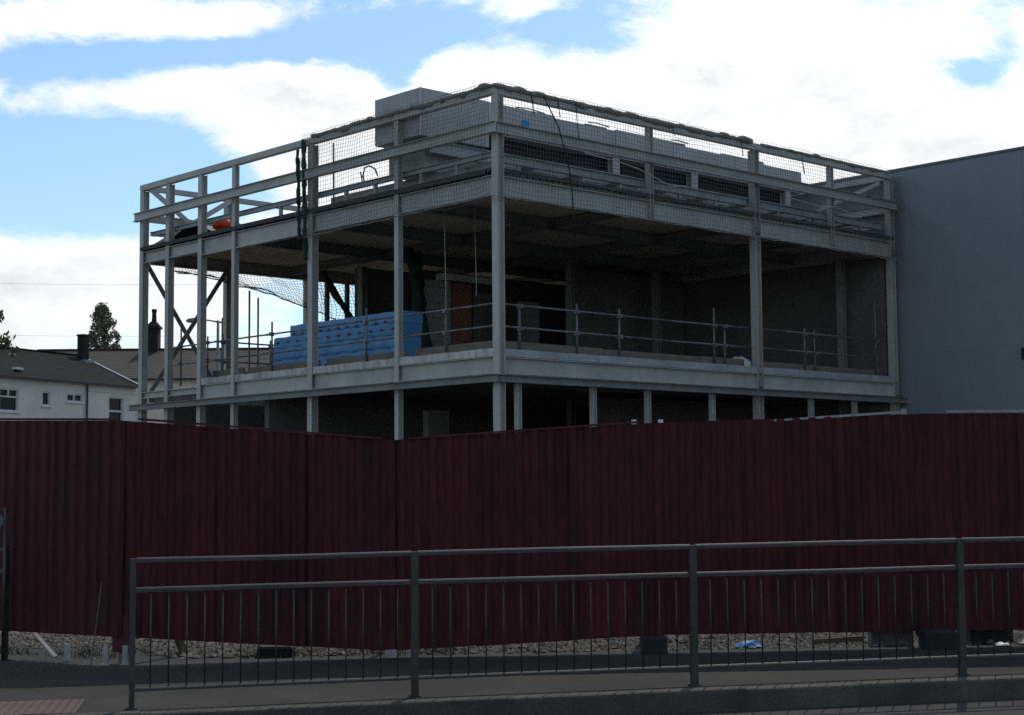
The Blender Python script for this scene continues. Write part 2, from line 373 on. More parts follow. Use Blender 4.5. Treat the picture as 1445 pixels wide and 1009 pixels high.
for a, b in ((.22, 3.3), (3.31, 6.2), (6.21, 9.28), (9.52, 12.5), (12.51, V1 - .2)): ragged_edge((a, .025, 0), (b, .025, 0), (0, -1, 0), m='steel_blue', jit=.008)
# profiled roof deck, one sheet per metre
for k in range(15):
    v0 = .2 + k * 1.035; mb = MB(); npf = 5; pp = []
    for q in range(npf):
        a = v0 + q * .206; pp += [(a, 8.672), (a + .08, 8.672), (a + .103, 8.735), (a + .183, 8.735)]
    pp.append((v0 + npf * .206, 8.672))
    n = len(pp)
    b = mb.pts([(x, .05, z) for x, z in pp] + [(x, U1 - .05, z) for x, z in pp])
    for q in range(n - 1): mb.f.append((b + q, b + q + 1, b + n + q + 1, b + n + q))
    mb.build('deck_sheet', 'deck', BL)
MB().box((.1, U1 - .048, 8.664), (V1 - .1, U1 + .0, 8.742)).build('closure_strip', 'deck', BL)
MB().box((.02, .02, 8.745), (V1, U1, 8.83)).build('roof_covering', 'roof_felt', BL)
MB().box((-.03, .3, 8.70), (.0, U1, 8.80)).build('roof_edge_trim', 'roof_felt', BL)
# parapet rails
def rail(p0, p1, h, w, name='parapet_rail', m='steel', kind='h'):
    p0, p1 = Vector(p0) - Vector((0, 0, h/2)), Vector(p1) - Vector((0, 0, h/2)); ax = (p1 - p0).normalized(); sd = ax.cross(Vector((0, 0, 1)))
    mb = MB().hsec(p0, p1, w, h, sd, .014, .012) if kind == 'h' else MB().bar(p0, p1, w, h, sd)
    return mb.build(name, m, BL)
rail((.085, .01, 10.68), (.085, U1 + .1, 10.68), .165, .17, kind='b'); rail((.172, .085, 10.679), (V1 - .1, .085, 10.679), .165, .17, kind='b')
MB().box((.3 + .3, .4, 8.84), (.66, 7.0, 9.16)).build('roof_upstand', 'steel_blue', BL); MB().box((.6, 7.02, 8.84), (.66, 7.6, 9.0)).build('roof_upstand', 'steel_blue', BL)
rail((.175, U1 - .02, 10.675), (V1 - .1, U1 - .02, 10.675), .15, .14, kind='b'); rail((V1 - .01, .18, 10.675), (V1 - .01, U1 - .1, 10.675), .15, .14, kind='b')
rail((-.09, -.17, 9.83), (-.09, U1 + .24, 9.83), .25, .16); rail((0, -.09, 9.83), (V1, -.09, 9.83), .25, .16)
rail((.2, U1 + .1, 9.83), (V1, U1 + .1, 9.83), .22, .14); rail((V1 + .02, .12, 9.8), (V1 + .02, U1, 9.8), .25, .14)
rail((.28, .2, 9.27), (.28, U1 - .2, 9.27), .13, .12, m='steel_blue'); rail((.3, .28, 9.22), (V1 - .3, .28, 9.22), .20, .14, m='steel_blue')
rail((.2, U1 - .2, 9.27), (V1 - .3, U1 - .2, 9.27), .11, .1); rail((V1 - .3, .5, 9.25), (V1 - .3, U1 - .4, 9.25), .18, .12)
for v in (1.0, 3.1, 4.4, 6.6, 8.0, 10.6, 12.0, 14.4): MB().bar((v, .28, 8.84), (v, .28, 9.02), .08, .08, (1, 0, 0)).build('rail_stub', 'steel_blue', BL)
for u in (1.6, 2.9, 4.7, 5.9, 8.8): MB().bar((.28, u, 8.84), (.28, u, 9.14), .08, .08, (1, 0, 0)).build('rail_stub', 'steel_blue', BL)
# bracing at the far left corner
def brace(p0, p1, w=.1, m='steel'): return MB().bar(p0, p1, w, .04, (0, 0, 1)).build('brace', m, BL)
brace((.2, U1 + .06, 8.4), (2.95, U1 + .06, 4.35), .13, 'steel_dark'); brace((2.95, U1 - .10, 8.4), (.2, U1 - .10, 4.35), .13, 'steel_dark')
brace((.2, U1 - .1, 10.6), (2.95, U1 - .1, 8.8), .15); brace((2.95, U1 - .17, 10.5), (.2, U1 - .17, 8.75), .15)
brace((.3, U1 - .24, 9.9), (1.6, U1 - .24, 9.15), .12); brace((3.1, U1 - .1, 9.9), (5.9, U1 - .1, 9.0), .12); 
brace((V1 - .12, .4, 10.45), (V1 - .12, 3.4, 9.75), .12); brace((V1 - .2, .4, 9.1), (V1 - .2, 4, 9.75), .12)
# inner walls of blockwork; the long dark ones are added to keep the interior dark
def wall(v0, v1, u0, u1, z0, z1, m, name='block_wall'): return MB().box((v0, u0, z0), (v1, u1, z1)).build(name, m, BL)
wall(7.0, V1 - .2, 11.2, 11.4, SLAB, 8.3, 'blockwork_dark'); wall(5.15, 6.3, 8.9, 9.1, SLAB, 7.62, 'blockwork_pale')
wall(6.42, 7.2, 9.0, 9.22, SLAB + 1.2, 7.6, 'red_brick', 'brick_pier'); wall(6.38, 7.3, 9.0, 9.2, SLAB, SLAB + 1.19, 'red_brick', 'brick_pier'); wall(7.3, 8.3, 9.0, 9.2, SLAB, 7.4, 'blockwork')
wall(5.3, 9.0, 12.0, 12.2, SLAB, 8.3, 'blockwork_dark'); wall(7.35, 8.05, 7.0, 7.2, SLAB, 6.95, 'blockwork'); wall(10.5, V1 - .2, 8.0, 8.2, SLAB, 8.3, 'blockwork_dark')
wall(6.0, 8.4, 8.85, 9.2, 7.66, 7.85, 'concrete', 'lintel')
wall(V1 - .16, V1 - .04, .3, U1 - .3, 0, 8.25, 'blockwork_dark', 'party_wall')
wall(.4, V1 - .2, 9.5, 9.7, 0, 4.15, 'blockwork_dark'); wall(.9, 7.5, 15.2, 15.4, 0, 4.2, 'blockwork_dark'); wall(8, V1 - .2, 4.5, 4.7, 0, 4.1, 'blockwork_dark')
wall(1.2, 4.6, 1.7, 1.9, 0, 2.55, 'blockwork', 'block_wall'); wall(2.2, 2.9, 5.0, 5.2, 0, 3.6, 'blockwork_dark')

# ------------------------------------------------------------------ warehouse next door
WH = thing('warehouse', 'blue grey clad warehouse with a plain flat wall, right of the steel frame', 'warehouse', (16.0, 0, 0), 'B')
uw0, uw1 = -44, 16
nz = 6; hz = 10.788 / nz
for j in range(nz):
    for k in range(6):
        a = uw0 + k * 10; mb = MB().box((15.93, a + .002, j * hz + .0012), (16.02, a + 9.998, (j + 1) * hz - .0012)); mb.build('cladding_panel', 'clad', WH)
MB().box((16.021, uw0 + .05, 0), (16.3, uw1 - .05, 10.6)).build('wall_core', 'clad', WH)
MB().box((15.90, uw0, 10.79), (16.4, uw1, 10.86)).build('coping', 'clad_trim', WH)
MB().box((16.31, uw0 + .05, 10.3), (46, uw1 - .05, 10.5)).build('roof', 'clad_trim', WH)
MB().box((16.31, uw0, 0), (46, uw0 + .2, 10.6)).build('end_wall', 'clad', WH); MB().box((16.31, uw1 - .2, 0), (46, uw1, 10.6)).build('end_wall', 'clad', WH)
MB().box((45.8, uw0 + .21, 0), (46, uw1 - .21, 10.6)).build('rear_wall', 'clad', WH)
MB().box((15.87, -4.25, 5.0), (15.926, -3.83, 5.32)).build('wall_vent', 'vent_gap_black', WH)

# ------------------------------------------------------------------ rooftop plant
PL = thing('plant_unit', 'long grey rooftop plant casing running behind the netted parapet', 'plant unit', (.2, 2.85, 8.83), 'B')
sv = [.18, 2.4, 4.7, 7.0, 9.3, 11.4, 13.3, 15.1]
for i in range(len(sv) - 1):
    zt = 11.22 - (0, .0, .05, .0, .07, .02, .09)[i] - .010 * i
    MB().box((sv[i] + .006, 2.83, 10.06 if i == 0 else 10.42), (sv[i+1] - .006, 4.6, zt)).build('casing_panel', 'plant_grey', PL)
    MB().box((sv[i] - .018, 2.815, 10.05 if i == 0 else 10.42), (sv[i] + .022, 2.829, zt + .004)).build('seam_strip', 'galv', PL)
MB().box((.45, 3.05, 9.28), (2.3, 4.38, 10.045)).build('lower_casing', 'plant_grey', PL)
MB().box((2.45, 3.15, 9.3), (14.9, 4.3, 10.415)).build('plant_gap_shade', 'vent_gap_black', PL)  # near-black box standing in for the shade in the open gap below the casing
for v in (2.78, 7.0, 10.2, 14.45): MB().hsec((v, 2.95, 8.84), (v, 2.95, 10.415), .26, .2, (1, 0, 0)).build('support_leg', 'steel', PL)
for u in (1.55, 2.86): MB().hsec((.5, u, 9.2 if u < 2 else 9.82), (15.0, u, 9.2 if u < 2 else 9.82), .14, .2 if u < 2 else .30, (0, 1, 0)).build('support_beam', 'steel_blue', PL)
for v in (1.6, 3.2, 4.6, 6.2, 7.8, 9.4, 11, 12.6, 14.2): MB().bar((v, .5, 9.10), (v, 2.9, 9.10), .42, .06, (1, 0, 0)).build('walkway_plate', 'steel_blue', PL)
for v, l in ((3.4, 1.0), (6.0, .8), (9.3, .7)):
    mb = MB().box((v, 3.0, 11.16), (v + l, 3.9, 11.24)); mb.path([(v, 2.9, 11.25), (v + l*.4, 2.9, 11.28), (v + l, 2.9, 11.24)], .02, 5); mb.build('roof_cowl', 'steel_dark', PL)
MB().box((3.5, 2.818, 10.75), (3.75, 2.826, 10.93)).build('blue_sticker', 'blue_plastic', PL)

# ------------------------------------------------------------------ safety nets
def net(P, nu, nv, su, sv_, r, mb=None):
    """strands of a net; P(a, b) with a, b in 0..1"""
    mb = mb or MB()
    for i in range(nu + 1):
        mb.path([P(i / nu, j / sv_) for j in range(sv_ + 1)], r, 3, False)
    for j in range(nv + 1):
        mb.path([P(i / su, j / nv) for i in range(su + 1)], r, 3, False)
    return mb
def bulge(a, b, L): return .05 + .16 * math.sin(math.pi * min(1, max(0, b))) * (.5 + .5 * fb((a * L * .45, b * 1.2, 4.2))) + .015 * fb((a * L * 3, b * 7, 1))
def right_net(a, b):
    v = -.05 + a * 15.75; z = 10.72 - b * 2.62 - .05 * math.sin(a * 23) * b
    return (v + .03 * fb((v * 2, b * 5, 7)), -.13 - bulge(a, b, 15.7), z + .03 * fb((v * 1.5, b * 5, 17)))
def left_net(a, b):
    u = -.05 + a * 7.2; z = 10.72 - b * 2.62 - .08 * math.sin(a * 9) * b
    return (-.13 - bulge(a + 3, b, 7.2), u + .03 * fb((u * 2, b * 5, 27)), z + .03 * fb((u * 1.5, b * 5, 37)))
NR = thing('safety_net', 'grey debris netting hung over the long right parapet of the steel frame', 'net', (8, -.2, 8.1), 'B', 'debris nets on the frame')
net(right_net, 156, 26, 120, 12, .0045).build('mesh', 'net', NR)
NL = thing('safety_net', 'grey debris netting over the left parapet, from corner column to green bundle', 'net', (-.2, 3.5, 8.1), 'B', 'debris nets on the frame')
net(left_net, 72, 26, 60, 12, .0045).build('mesh', 'net', NL)
def lump(p0, p1, r, amp, n, seed, dz=0.):
    P, q = [], []
    for i in range(n + 1):
        t = i / n; p = Vector(p0).lerp(Vector(p1), t); k = fb((t * n * .22 + seed, seed, .3)); k2 = fb((t * n * .22, seed + 9, .3))
        P.append(p + Vector((amp * k2, amp * k2, amp * k - dz * math.sin(math.pi * t)))); q.append(r * (.65 + .9 * abs(k)))
    return P, q
MB().path(*lump((.0, .0, 10.69), (9.2, .0, 10.69), .075, .04, 90, 3.), 7).build('rolled_edge', 'rope', NR, True)
MB().path(*lump((9.6, .0, 10.69), (15.5, .0, 10.69), .05, .03, 50, 5.), 7).build('rolled_edge', 'rope', NR, True)
MB().path(*lump((.0, 0, 10.69), (.0, 7.0, 10.69), .065, .04, 70, 8.), 7).build('rolled_edge', 'rope', NL, True)
MB().path(*lump((-.2, -.2, 8.12), (-.2, 7.0, 8.05), .016, .03, 60, 12.), 5).build('border_rope', 'rope', NL)
MB().path(*lump((-.1, -.22, 8.12), (15.5, -.22, 8.1), .016, .03, 110, 14.), 5).build('border_rope', 'rope', NR)
for v, l in ((1.05, .5), (1.9, .45), (2.5, .9), (5.9, .3), (8.6, .45), (11.2, .6)):
    MB().path(*lump((v, -.12, 10.66), (v + .05, -.16, 10.66 - l), .014, .05, 10, v), 5).build('tie_cord', 'net_green', NR)
MB().path([(1.25, -.32, 10.6), (1.7, -.36, 9.9), (2.0, -.36, 9.1), (2.15, -.34, 8.3), (2.2, -.3, 7.8)], .016, 5).build('tie_cord', 'net_green', NR)
MB().path([(2.6, -.3, 9.45), (3.6, -.36, 9.38), (4.4, -.34, 9.3), (5.6, -.33, 9.02), (6.2, -.3, 9.1)], .014, 5).build('tie_cord', 'cord_white', NR)
MB().path([(10.4, -.3, 9.3), (11.6, -.36, 9.2), (12.4, -.34, 9.28), (13.6, -.33, 9.1)], .012, 5).build('tie_cord', 'cord_white', NR)
GB = MB(); GB.path(*lump((-.10, 7.24, 10.65), (-.06, 7.20, 7.5), .065, .06, 38, 21.), 8)
GB.path(*lump((-.2, 7.36, 10.4), (-.17, 7.3, 8.0), .05, .08, 30, 25.), 7)
solo('net_bundle', GB, 'net_green', 'dark green bunched net hanging down the third column left of the corner', 'net', (-.16, 7.25, 6.3), 'B', smooth=True)
# sagging net under the roof at the left end and rolled net behind
def sag1(a, b):
    u = 7.6 + a * 7.6; v = 5.6 + b * 9.4
    return (v, u, 8.25 - .95 * math.sin(math.pi * a * .55 + .3) * math.sin(math.pi * min(1, b * .9 + .1)) ** .8 * (1 - .45 * a) + .12 * fb((u * .7, v * .7, 2)))
def sag2(a, b):
    v = .4 + a * 5.6
    return (v, 14.9 - .8 * b + .2 * fb((v, b * 2, 5)), 8.3 - (0.35 + .5 * a) * math.sin(math.pi * (b * .5)) - .5 * a * a * b + .12 * fb((v * .8, b * 2, 1)))
S1 = thing('sagging_net', 'pale safety net sagging under the roof at the open left end', 'net', (3, 14, 7.3), 'B')
net(sag2, 56, 16, 40, 10, .006).build('mesh', 'net', S1)
MB().path([sag2(k / 40, 1) for k in range(41)], .018, 5).build('border_rope', 'net_green', S1)
def back_net(a, b):
    v = 6.1 + a * 2.9; return (v + .06 * fb((v, b * 3, 1)), 15.2 - .5 * math.sin(math.pi * b) * (.6 + .4 * fb((v, b, 3))), 8.2 - b * 2.0 * (1 - .25 * a) + .1 * fb((v * 2, b * 2, 8)))
S2 = thing('sagging_net', 'ragged net hanging across the far opening above the blue packs', 'net', (7.5, 15.2, 6.4), 'B')
net(back_net, 24, 18, 20, 10, .008).build('mesh', 'net_green', S2)
MB().path(*lump((5.6, 14.2, 8.4), (7.9, 14.2, 6.25), .13, .12, 26, 41., .35), 7).build('rolled_edge', 'net_green', S2, True)
MB().path(*lump((6.3, 14.9, 6.4), (9.0, 14.9, 7.5), .03, .06, 20, 44., .1), 5).build('border_rope', 'net_green', S2)
DN = MB(); DN.path(*lump((4.75, 8.6, 8.3), (4.85, 8.4, 4.9), .22, .2, 26, 51.), 9); DN.path(*lump((4.4, 8.5, 8.3), (4.9, 8.2, 5.4), .16, .22, 22, 55.), 8)
solo('net_curtain', DN, 'net_green', 'black green heap of net hanging beside the end of the blue packs', 'net', (4.8, 8.5, 4.73), 'B', smooth=True)

# ------------------------------------------------------------------ scaffold edge protection on the first floor
def guard(name, label, base, along, off, posts, span, boards, hts=(5.77, 5.26), top=6.0):
    t = thing(name, label, 'guard rail', base, 'B', 'scaffold tube edge rails')
    P = (lambda s, o, z: (s, o, z)) if along == 'v' else (lambda s, o, z: (o, s, z))
    for s, zt in posts: MB().tube(P(s, off, SLAB - .1), P(s, off, zt), .026, 7).build('standard', 'tube', t, True)
    for h in hts:
        for a, b in span: MB().tube(P(a, off - .05, h + .02 * math.sin(a * 3)), P(b, off - .05, h + .02 * math.sin(b * 3)), .024, 7).build('ledger', 'tube', t, True)
        for s, _ in posts: MB().box(P(s - .05, off - .075, h - .045), P(s + .05, off + .035, h + .045)).build('coupler', 'tube', t)
    for a, b in boards: MB().box(P(a + .01, off + .03, SLAB + .0), P(b - .01, off + .07, SLAB + .225 + R.uniform(-.015, .015))).build('toe_board', 'timber', t)
    return t
guard('edge_rail', 'scaffold tube guard rail along the right side of the first floor', (8, .4, SLAB), 'v', .4,
      [(1.12, 5.82), (2.98, 5.97), (4.44, 5.95), (8.0, 6.23), (8.42, 5.75), (11.83, 5.92), (12.28, 5.9), (15.2, 7.0)], [(.3, 6.3), (6.25, 11.0), (10.9, 15.3)], [(.3, 3.9), (3.9, 7.5), (7.5, 9.25), (9.55, 12.4), (12.4, 15.4)])
guard('edge_rail', 'scaffold tube guard rail in front of the blue packs, left side', (.4, 6, SLAB), 'u', .4,
      [(2.17, 6.08), (5.23, 6.1), (9.37, 6.1), (12.57, 5.95), (14.0, 6.46)], [(.4, 5.0), (4.95, 9.6), (9.5, 14.3)], [(.4, 3.4), (3.7, 6.95), (7.25, 10.6), (10.75, 12.3)])
gb = guard('edge_rail', 'dark scaffold rail across the far end of the first floor', (4, 12.2, SLAB), 'v', 12.1,
      [(.6, 6.0), (2.2, 5.9), (3.9, 6.4), (4.9, 5.9)], [(.3, 5.2)], [(.3, 5.2)], hts=(5.75, 5.2))
for v, zt, lb in ((3.55, 7.76, 'taller of two upright scaffold poles seen against the sky'), (3.87, 7.56, 'shorter of two upright scaffold poles seen against the sky')):
    solo('scaffold_pole', MB().tube((v, 15.25, 0), (v, 15.25, zt), .03, 7), 'tube', lb, 'pole', (v, 15.25, 0), 'B', smooth=True)
for v, u, zt, lb in ((3.6, 3.4, 6.2, 'left thin pale cord hanging from the roof inside the frame'), (4.6, 3.4, 6.4, 'right thin pale cord hanging from the roof inside the frame')):
    v = v - 2.2; solo('hanging_cord', MB().path([(v, u, 8.6), (v + .02, u, 7.6), (v + .05, u, zt + .3), (v + .04, u, zt)], .012, 5), 'cord_white', lb, 'cord', (v, u, zt), 'B')
# blue insulation packs
def pack_mesh(L, dpt, h, seed):
    mb = MB(); nu, nz_ = 26, 5
    def p(a, b, front):
        x = a * L; z = b * h; e = .010 * (abs(2 * a - 1) ** 10 + abs(2 * b - 1) ** 8)
        w = .014 * fb((x * 2.5 + seed, z * 3, seed)); zz = z + (.007 * math.sin(x * 9 + seed) * (1 if b > .5 else -.6) * abs(2 * b - 1) ** 3)
        return Vector(((e + w if front else dpt - e - w), x, zz))
    for fr in (True, False):
        b0 = len(mb.v)
        for j in range(nz_ + 1):
            for i in range(nu + 1): mb.v.append(p(i / nu, j / nz_, fr))
        for j in range(nz_):
            for i in range(nu): q = b0 + j * (nu + 1) + i; fa = (q, q + nu + 1, q + nu + 2, q + 1); mb.f.append(fa if fr else fa[::-1])
    K = (nu + 1) * (nz_ + 1); bd = [i for i in range(nu + 1)] + [(j + 1) * (nu + 1) - 1 for j in range(1, nz_ + 1)] + [nz_ * (nu + 1) + i for i in range(nu - 1, -1, -1)] + [j * (nu + 1) for j in range(nz_ - 1, 0, -1)]
    for i in range(len(bd)): a, b = bd[i], bd[(i+1) % len(bd)]; mb.f.append((a, b, b + K, a + K))
    return mb
for lay, (lname, n, z0, u0, h, L) in enumerate((('bottom', 2, SLAB + .12, 4.90, .32, 2.84), ('second lowest', 2, SLAB + .44, 4.93, .32, 2.82), ('third lowest', 2, SLAB + .76, 4.88, .31, 2.80), ('top', 2, SLAB + 1.07, 4.86, .29, 2.42))):
    for k in range(n):
        ub = u0 + k * (L + .003); vb = 1.2 + R.uniform(-.012, .012)
        mb = pack_mesh(L, .72, h - .006, lay * 7 + k * 1.7)
        o = bpy.data.objects.new('insulation_pack', mb.mesh('insulation_pack', 'blue_wrap', smooth=False)); col.objects.link(o)
        o.location = W(vb, ub, z0); o.rotation_euler = (0, 0, YAW); ORG[o.name] = (0, 0, 0)
        tag(o, 'blue wrapped insulation pack, %s layer, %s half of the stack' % (lname, ('right', 'left')[k]), 'insulation pack', 'blue insulation packs on the first floor')
        for q in range(6 if lay != 1 else 0):
            c = (.1 + q * .165) * L; zc = h * (.16 if lay != 2 else .5)
            mp = MB(); mp.hexa([(-.012, c - .11, zc), (-.012, c, zc - .035), (-.012, c + .11, zc), (-.012, c, zc + .035), (.04, c - .11, zc), (.04, c, zc - .035), (.04, c + .11, zc), (.04, c, zc + .035)])
            mp.build('print_mark', 'red_print', o)
for u in (5.2, 6.9, 8.6, 10.3):
    solo('timber_bearer', MB().box((1.2, u - .05, SLAB), (1.9, u + .05, SLAB + .11)), 'timber', {5.2: 'rightmost', 6.9: 'second from right', 8.6: 'third from right', 10.3: 'leftmost'}[u] + ' timber bearer under the blue packs', 'timber', (1.5, u, SLAB), 'B', 'bearers under the packs')
MBx = MB()
for i in range(7): MBx.bar((2.6 + i * .05, 2.6 + i * .18, SLAB + .02 + i * .03), (3.4 + i * .02, 4.0 - i * .1, SLAB + .1 + i * .035), .35, .03, (1, 0, 0))
solo('sheet_offcuts', MBx, 'steel_blue', 'loose heap of grey sheet offcuts right of the blue packs', 'offcuts', (3, 3.2, SLAB), 'B')
mb = MB(); n = 7
for j in range(n):
    for i in range(n): mb.v.append(Vector((9.8 + i * .17, .9 + j * .15, SLAB + .02 + .42 * max(0, 1 - ((i - 2.4) ** 2 + (j - 3) ** 2) / 9) + .08 * fb((i * .6, j * .6, 3)))))
for j in range(n - 1):
    for i in range(n - 1): a = j * n + i; mb.f.append((a, a+1, a+n+1, a+n))
solo('crumpled_sheet', mb, 'white_plastic', 'crumpled white plastic sheet on the first floor beside the right column', 'plastic sheet', (10.3, 1.3, SLAB), 'B')
# orange bag and dark tarpaulin on the roof edge
def blob(c, r, seed, n=12, m=8, flat=0.):
    mb = MB(); c = Vector(c)
    for j in range(m + 1):
        th = math.pi * j / m
        for i in range(n):
            ph = 2 * math.pi * i / n; d = Vector((math.sin(th) * math.cos(ph), math.sin(th) * math.sin(ph), math.cos(th)))
            k = 1 + .28 * fb(d * 1.3 + Vector((seed, seed, 0))); p = Vector((d.x * r[0], d.y * r[1], max(d.z * r[2], -r[2] * .8 if flat else -9))) * k
            mb.v.append(c + p)
    for j in range(m):
        for i in range(n): mb.f.append((j*n + i, j*n + (i+1) % n, (j+1)*n + (i+1) % n, (j+1)*n + i))
    return mb
solo('rubble_sack', blob((1.0, 12.80, 9.24), (.24, .27, .22), 3.3), 'orange', 'bright orange red sack lying on the roof edge at the left', 'sack', (1.0, 12.85, 8.98), 'B', smooth=True)
mb = MB(); nA, nB = 14, 8
for j in range(nB + 1):
    for i in range(nA + 1):
        a, b = i / nA, j / nB; u = 12.3 + a * 3.0; v = .3 + b * 1.4
        mb.v.append(Vector((v, u, 8.84 + .42 * max(0, 1 - abs(a - .36) / .38) ** .8 * (1 - .3 * b) + .10 * fb((u, v, 4)) + .04)))
for j in range(nB):
    for i in range(nA): q = j * (nA + 1) + i; mb.f.append((q, q+1, q+nA+2, q+nA+1))
solo('tarpaulin', mb, 'tarp', 'dark crumpled tarpaulin lying on the roof edge near the orange sack', 'tarpaulin', (1, 13.8, 8.84), 'B', smooth=True)
mb = MB(); mb.path([(.5, 5.4, 9.25), (.5, 5.5, 9.5), (.5, 5.42, 9.7), (.5, 5.25, 9.72), (.5, 5.0, 9.6), (.5, 4.9, 9.42)], .022, 5); mb.path([(.5, 5.5, 9.2), (.5, 5.55, 9.45), (.5, 5.6, 9.62)], .02, 5)
solo('cable_loop', mb, 'rubber', 'bent black cable ends sticking up on the roof left of the plant', 'cable', (.5, 5.3, 8.84), 'B')
solo('roof_pole', MB().tube((.4, 6.6, 8.84), (.35, 6.55, 10.5), .025, 6), 'tube', 'thin upright pole on the roof beside the green bundle', 'pole', (.4, 6.6, 8.84), 'B')
for v, u, l, a, lb in ((4.6, 1.0, 1.1, .5, 'pale timber batten lying on the roof walkway near the corner'), (7.0, 1.2, 1.5, .4, 'pale timber batten on the roof walkway, middle of the right side'), (12.2, 1.0, 1.6, .35, 'pale timber batten on the roof walkway near the warehouse')):
    solo('batten', MB().bar((v, u - .5, 9.10), (v + l, u - .1, 9.16), .08, .04, (0, 1, 0)), 'pale_strip', lb, 'batten', (v, u, 9.1), 'B', 'battens on the roof')

# ------------------------------------------------------------------ red hoarding
HP = [(-9.2, 18.6, .24, 2.35), (-6.3, 16.9, .22, 2.36), (-3.70, 15.20, .24, 2.27), (-1.15, 15.40, .07, 2.07), (1.32, 15.45, .19, 2.215), (3.96, 15.50, .21, 2.29), (6.6, 15.55, .22, 2.29), (9.4, 15.6, .22, 2.30)]
HL = ['red corrugated hoarding bay at far left, beyond the frame edge', 'red corrugated hoarding bay in front of the white house', 'red corrugated hoarding bay sloping down towards the right, below the green bundle', 'red corrugated hoarding bay rising to the right, below the corner column',
      'red corrugated hoarding bay behind the third guard rail panel', 'red corrugated hoarding bay at right, in front of the warehouse', 'red corrugated hoarding bay at far right edge']
for i in range(1, len(HP) - 2 + 1):
    (xa, ya, ba, ta), (xb, yb, bb, tb) = HP[i], HP[i+1]
    d = Vector((xb - xa, yb - ya, 0)); L = d.length; d.normalize(); nrm = Vector((d.y, -d.x, 0))
    T = thing('hoarding', HL[i], 'hoarding', ((xa + xb) / 2, (ya + yb) / 2, gz((xa + xb) / 2)), group='bays of the red hoarding')
    ns = max(2, round(L / .92)); w = L / ns
    for k in range(ns):
        s0, s1 = k * w - .02, (k + 1) * w + .025; prof = []; s = s0; per = .152
        while s < s1 - 1e-6:
            for ds, h in ((0, 0), (.050, 0), (.072, .019), (.130, .019)):
                if s + ds <= s1: prof.append((s + ds, h))
            s += per
        prof.append((s1, 0)); rows = 5; mb = MB(); lift = .003 * (k % 2); jz = R.uniform(-.004, .004); jt = R.uniform(-.006, .006)
        for back in (0, .0025):
            for j in range(rows + 1):
                for ss, h in prof:
                    t = ss / L; zb, zt = ba + (bb - ba) * t + jz, ta + (tb - ta) * t + jz * .6
                    z = zb + (zt - zb) * j / rows; q = Vector((xa, ya, 0)) + d * ss
                    off = h + lift - back + .012 * fb((ss * 1.1 + i * 7, z * 1.3, k)) + jt * (j / rows - .5)
                    mb.v.append(Vector((q.x, q.y, z)) + nrm * off)
        n = len(prof); K = n * (rows + 1)
        for j in range(rows):
            for q in range(n - 1):
                a = j * n + q; mb.f.append((a, a+1, a+1+n, a+n)); mb.f.append((K+a, K+a+n, K+a+1+n, K+a+1))
        for q in range(n - 1): a = rows * n + q; mb.f.append((a, a+1, K+a+1, K+a)); mb.f.append((q+1, q, K+q, K+q+1))
        mb.build('corrugated_sheet', 'hoard_red', T)
    bk = nrm * -.07
    for fz in (.12, .5, .9):
        p0 = Vector((xa, ya, ba + (ta - ba) * fz)) + bk; p1 = Vector((xb, yb, bb + (tb - bb) * fz)) + bk
        MB().bar(p0 + d * .06, p1 - d * .06, .05, .09, nrm).build('back_rail', 'timber', T)
    if i >= 4:
        p0 = Vector((xa, ya, ta + .018)) + nrm * .0; p1 = Vector((xb, yb, tb + .018)) + nrm * .0
        MB().bar(p0 + d * (.25 if i == 5 else 1.2), p1 - d * .18, .05, .022, nrm).build('cap_strip', 'pale_strip', T)
    else:
        p0 = Vector((xa, ya, ta + .014)); p1 = Vector((xb, yb, tb + .014))
        MB().bar(p0 + d * .15, p1 - d * .1, .05, .02, nrm).build('cap_strip', 'hoard_trim', T)
    # post with its flat red cover at the right-hand end of the bay
    px, py, pb, ptp = xb, yb, bb, tb
    MB().bar((px, py, gz(px)) if False else Vector((px, py, gz(px))) + bk, Vector((px, py, ptp - .05)) + bk, .09, .09, d).build('post', 'timber', T)
    nn = nrm * .052
    cz = pb + .02 if i != 3 else pb - .06
    MB().bar(Vector((px, py, gz(px) + .14 if i == 2 else gz(px) + .10)) - nrm * .012, Vector((px, py, pb + .2)) - nrm * .012, .22, .012, d).build('backing_plate', 'hoard_trim', T)
    for sgn in (1,):
        back = Vector((px, py, ptp - .6)) + bk; MB().bar(back, Vector((px, py, gz(px))) + bk * 12, .06, .06, d).build('rear_stay', 'timber', T)
for x, y, l, cat, sz, mt in ((1.32, 15.36, 'black rubber block foot below the hoarding post at centre right', 'block', (.25, .2, .15), 'rubber'), (4.02, 15.38, 'black rubber block foot below the right hoarding post', 'block', (.30, .24, .17), 'rubber'),
                             (3.66, 15.75, 'grey concrete block beside the right hoarding post foot', 'block', (.40, .22, .20), 'grey_block'), (4.62, 15.80, 'dark block foot further right under the hoarding', 'block', (.42, .24, .20), 'rubber'),
                             (-2.30, 15.62, 'dark rubber block foot under the hoarding left of centre', 'block', (.34, .2, .10), 'rubber')):
    b = gz(x); mb = MB(); sx, sy, sz_ = sz; e = .02
    P = [(-sx/2, -sy/2), (sx/2, -sy/2), (sx/2, sy/2), (-sx/2, sy/2)]
    mb.hexa([(x + p[0], y + p[1], b) for p in P] + [(x + p[0], y + p[1], b + sz_ - e) for p in P]); mb.hexa([(x + p[0], y + p[1], b + sz_ - e + .0005) for p in P] + [(x + p[0] * .88, y + p[1] * .84, b + sz_) for p in P])
    o = solo('block_foot' if mt == 'rubber' else 'concrete_block', mb, mt, l, cat, (x, y, b)); o.rotation_euler = (0, 0, R.uniform(-.08, .08))
